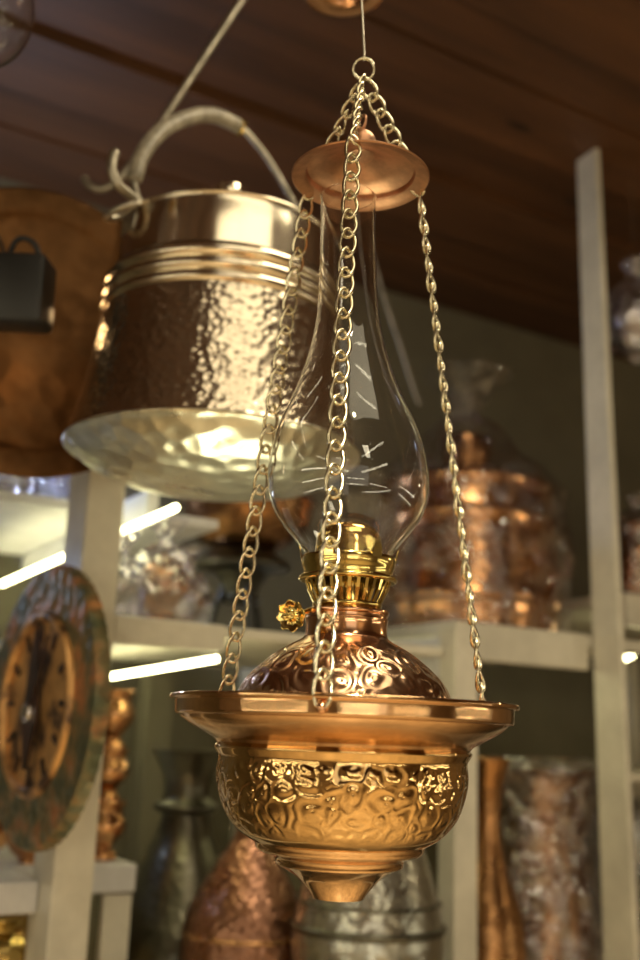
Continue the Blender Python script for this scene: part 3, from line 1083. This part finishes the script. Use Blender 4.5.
# wrapped vessels at the right edge
p = on_y(636, 320, 1.42)
wb = thing('wrapped_ball_lamp', 'clear film wrapped round lamp hanging at the right edge beside the tall post', 'lamp', (p.x, p.y, p.z - .07))
bm = new_bm()
bmesh.ops.create_uvsphere(bm, u_segments=40, v_segments=24, radius=.064, matrix=Matrix.Translation(p))
obj('globe', bm, M['silver'], wb)
r = .076
obj('film', wrap_mesh((p.x, p.y), [(.01, p.z - r - .02), (.03, p.z - r * .9), (r, p.z - r * .4), (r * 1.1, p.z), (r * .9, p.z + r * .55), (.03, p.z + r), (.012, p.z + r + .02), (.03, p.z + r + .05)], 6.3, .009), M['film2'], wb)
obj('hanging_wire', add_tube(new_bm(), [p + UP * .05, Vector((p.x, p.y, H - .02))], .0012, 6), M['chain'], wb)
p = on_y(640, 520, 1.64)
wj = thing('wrapped_jar', 'clear film wrapped copper jar on the right edge shelf', 'jar', (p.x, p.y, 1.812))
z0, r, h = 1.812, .066, .19
bm = new_bm()
add_lathe(bm, [(0, z0), (r * .8, z0), (r, z0 + .02), (r, z0 + h * .6), (r * .7, z0 + h * .8), (r * .8, z0 + h * .92), (r * .3, z0 + h), (0, z0 + h)], (p.x, p.y), 48, 3)
obj('body', bm, M['copper'], wj)
obj('film', wrap_mesh((p.x, p.y), [(r * 1.15, z0 + .001), (r * 1.3, z0 + .05), (r * 1.25, z0 + h * .8), (r * .6, z0 + h * 1.08), (r * .2, z0 + h * 1.15), (r * .5, z0 + h * 1.3)], 2.3, .01), M['film2'], wj)
p = on_y(640, 870, 1.68)
wk = thing('wrapped_jug', 'dark film wrapped jug at the lower right edge behind the tall post', 'jug', (p.x, p.y, 1.08))
z0, r, h = 1.08, .085, .30
bm = new_bm()
add_lathe(bm, [(0, z0), (r * .8, z0), (r, z0 + .06), (r * .95, z0 + h * .6), (r * .6, z0 + h * .85), (r * .7, z0 + h), (0, z0 + h)], (p.x, p.y), 48, 3)
obj('body', bm, M['dark'], wk)
obj('film', wrap_mesh((p.x, p.y), [(r * 1.1, z0 + .001), (r * 1.2, z0 + .05), (r * 1.15, z0 + h * .8), (r * .6, z0 + h * 1.04)], 8.3, .01), M['film2'], wk)

# ------------------------------------------------------------------ bits of other hanging lamps at the top
p = at(343, -10, 1.02)
ol = thing('hanging_bell', 'small round copper bell at the top edge above the oil lamp', 'lamp bell', p)
r = 43 * proj(p)[2] / F
bm = new_bm()
add_lathe(bm, [(0, p.z + .006), (r * .45, p.z + .004), (r * .55, p.z + .001), (r * .9, p.z - .001), (r, p.z + .001), (r * .96, p.z + .006), (r * .6, p.z + .016), (r * .3, p.z + .03), (0, p.z + .032)], (p.x, p.y), 64, 3)
obj('bell', bm, M['neck'], ol)
obj('hanging_wire', add_tube(new_bm(), [p + UP * .03, Vector((p.x, p.y, H - .045))], .0012, 6), M['chain'], ol)
p = at(-24, 6, .95)
gl = thing('glass_globe', 'clear glass lamp globe cut off at the top left corner', 'lamp globe', p)
r = 57 * proj(p)[2] / F
op = []
for k in range(1, 15):
    t = -PI / 2 + PI * k / 16
    op.append((r * math.cos(t), p.z + r * 1.12 * math.sin(t)))
bm = new_bm()
add_lathe(bm, op + [(q_[0] - .002, q_[1]) for q_ in op[::-1]], (p.x, p.y), 64, 0, closed=True)
obj('globe', bm, M['glass'], gl, sharp=60)
bm = new_bm()
zt2 = op[-1][1]
add_lathe(bm, [(op[-1][0] + .003, zt2 - .006), (op[-1][0] + .003, zt2 + .01), (.006, zt2 + .03), (0, zt2 + .032)], (p.x, p.y), 40, 1)
add_tube(bm, [(p.x, p.y, zt2 + .03), (p.x, p.y, H - .02)], .0015, 6)
obj('cap', bm, M['brass'], gl)
# thin dark cable looping down behind the chimney
cpts = [on_y(x, y, 1.72) for x, y in resample([(372, 255), (385, 300), (400, 345), (414, 390), (420, 405)], 4)]
bm = new_bm()
add_tube(bm, [Vector((cpts[0].x - .05, 1.72, H - .02))] + cpts, .004, 8)
tag(obj('cable', bm, M['grip']), 'thin dark cable hanging down behind the glass chimney above the copper pot', 'cable')

# ------------------------------------------------------------------ light
def area(name, loc, target, sx_, sy_, power, col):
    d = bpy.data.lights.new(name, 'AREA')
    d.shape = 'RECTANGLE'
    d.size, d.size_y = sx_, sy_
    d.energy = power
    d.color = col
    o = bpy.data.objects.new(name, d)
    C.objects.link(o)
    o.location = loc
    o.rotation_euler = (Vector(target) - Vector(loc)).to_track_quat('-Z', 'Y').to_euler()
    return o


def point(name, loc, power, col, r=.03):
    d = bpy.data.lights.new(name, 'POINT')
    d.energy = power
    d.color = col
    d.shadow_soft_size = r
    o = bpy.data.objects.new(name, d)
    C.objects.link(o)
    o.location = loc
    return o


WARM = (1.0, .86, .58)
# shop lamps under the ceiling, over and behind the photographer, plus added fill lights
area('ceiling_lamp', (.40, .14, 2.60), (.40, .14, 0), .72, .62, 2.6, WARM)
area('dome_fill', (.80, .70, 2.62), (.80, .70, 0), .34, .34, 4.5, WARM)  # added out of view to brighten the reservoir dome
area('ceiling_lamp_aisle', (.2, -1.5, 2.60), (.2, -1.5, 0), .25, 1.2, 8, WARM)
area('back_fill', (-.6, -3.1, 1.5), (0, 1, 1.5), 2.6, 1.7, 12, (1.0, .90, .72))  # added broad fill behind the camera, no window is built there
point('cool_rail_fill', (.27, 1.86, 1.76), .45, (.55, .68, 1.0), .02)  # added cool fill for the side rail, no bulb there
point('right_fill', (2.1, .5, 1.9), 3, (1, .80, .48))  # added warm fill for the right pot and posts
point('cool_shelf_fill', (.36, 1.98, 2.02), 5, (.62, .74, 1.0), .03)  # added cool fill over the high left shelf, no bulb there
point('spotlight_glow', sp + FWD * .05 + RGT * .03 + UP * -.01, .05, (1, .62, .28), .012)


def fill_spot(name, loc, target, power, deg, col=WARM, r_=.035):
    d = bpy.data.lights.new(name, 'SPOT')
    d.energy, d.color, d.spot_size, d.spot_blend, d.shadow_soft_size = power, col, math.radians(deg), .6, r_
    o = bpy.data.objects.new(name, d)
    C.objects.link(o)
    o.location = loc
    o.rotation_euler = (Vector(target) - Vector(loc)).to_track_quat('-Z', 'Y').to_euler()


for x_, y_, p_ in ((-.9, -.5, 70), (.5, -1.0, 90), (1.5, -.4, 70), (-.2, -2.2, 70), (.12, -.05, 190)):
    fill_spot('fill_spot', (x_, y_, 2.62), (x_, y_ - .2, 0), p_, 95)  # unseen spots added to brighten the floor that the lamp bowl reflects
# thin area lights added to give the metal bright streaks to reflect
for n_, (a_, t_, l_) in enumerate((((-1.3, .2, 1.05), (0, .2, 1.05), 1.5), ((-1.3, .2, 1.45), (0, .2, 1.45), 1.5), ((-1.3, .2, 1.85), (0, .2, 1.85), 1.5),
                                   ((2.4, -.6, 1.1), (0, -.4, 1.1), 1.5), ((2.4, -.6, 1.5), (0, -.4, 1.5), 1.5),
                                   ((-.7, -1.9, .95), (0, 0, 1.1), 1.2), ((-.7, -1.9, 1.35), (0, 0, 1.3), 1.2), ((.9, -2.0, 1.15), (.5, 0, 1.2), 1.2))):
    area('reflection_strip', a_, t_, l_, .035, 1.9, (1, .90, .62))
fill_spot('front_wall_fill', (.9, -2.2, 2.6), (.9, -3.2, 1.4), 80, 90)  # added to brighten the unseen front wall for reflections
fill_spot('clock_fill', (-.75, .75, 2.62), (.40, 1.37, 1.48), 16, 26)  # added fill aimed at the clock
up = bpy.data.lights.new('pot_base_fill', 'SPOT')  # unseen uplight added to brighten the underside of the pot
up.energy, up.color, up.spot_size, up.spot_blend, up.shadow_soft_size = 9, (1, .95, .60), math.radians(46), .7, .16
upo = bpy.data.objects.new('pot_base_fill', up)
C.objects.link(upo)
upo.location = (.68, 1.27, 1.16)
upo.rotation_euler = (Vector((.52, 1.08, 1.8)) - upo.location).to_track_quat('-Z', 'Y').to_euler()

w = bpy.data.worlds.new('world')
sc.world = w
w.use_nodes = True
w.node_tree.nodes['Background'].inputs['Color'].default_value = (1, .8, .55, 1)
w.node_tree.nodes['Background'].inputs['Strength'].default_value = .03

sc.view_settings.view_transform = 'Standard'
sc.view_settings.look = 'None'
sc.view_settings.gamma = 1
sc.view_settings.use_curve_mapping = False
sc.view_settings.exposure = 0.2
sc.cycles.max_bounces = 14
sc.cycles.transparent_max_bounces = 24
sc.cycles.transmission_bounces = 10
sc.cycles.sample_clamp_indirect = 6
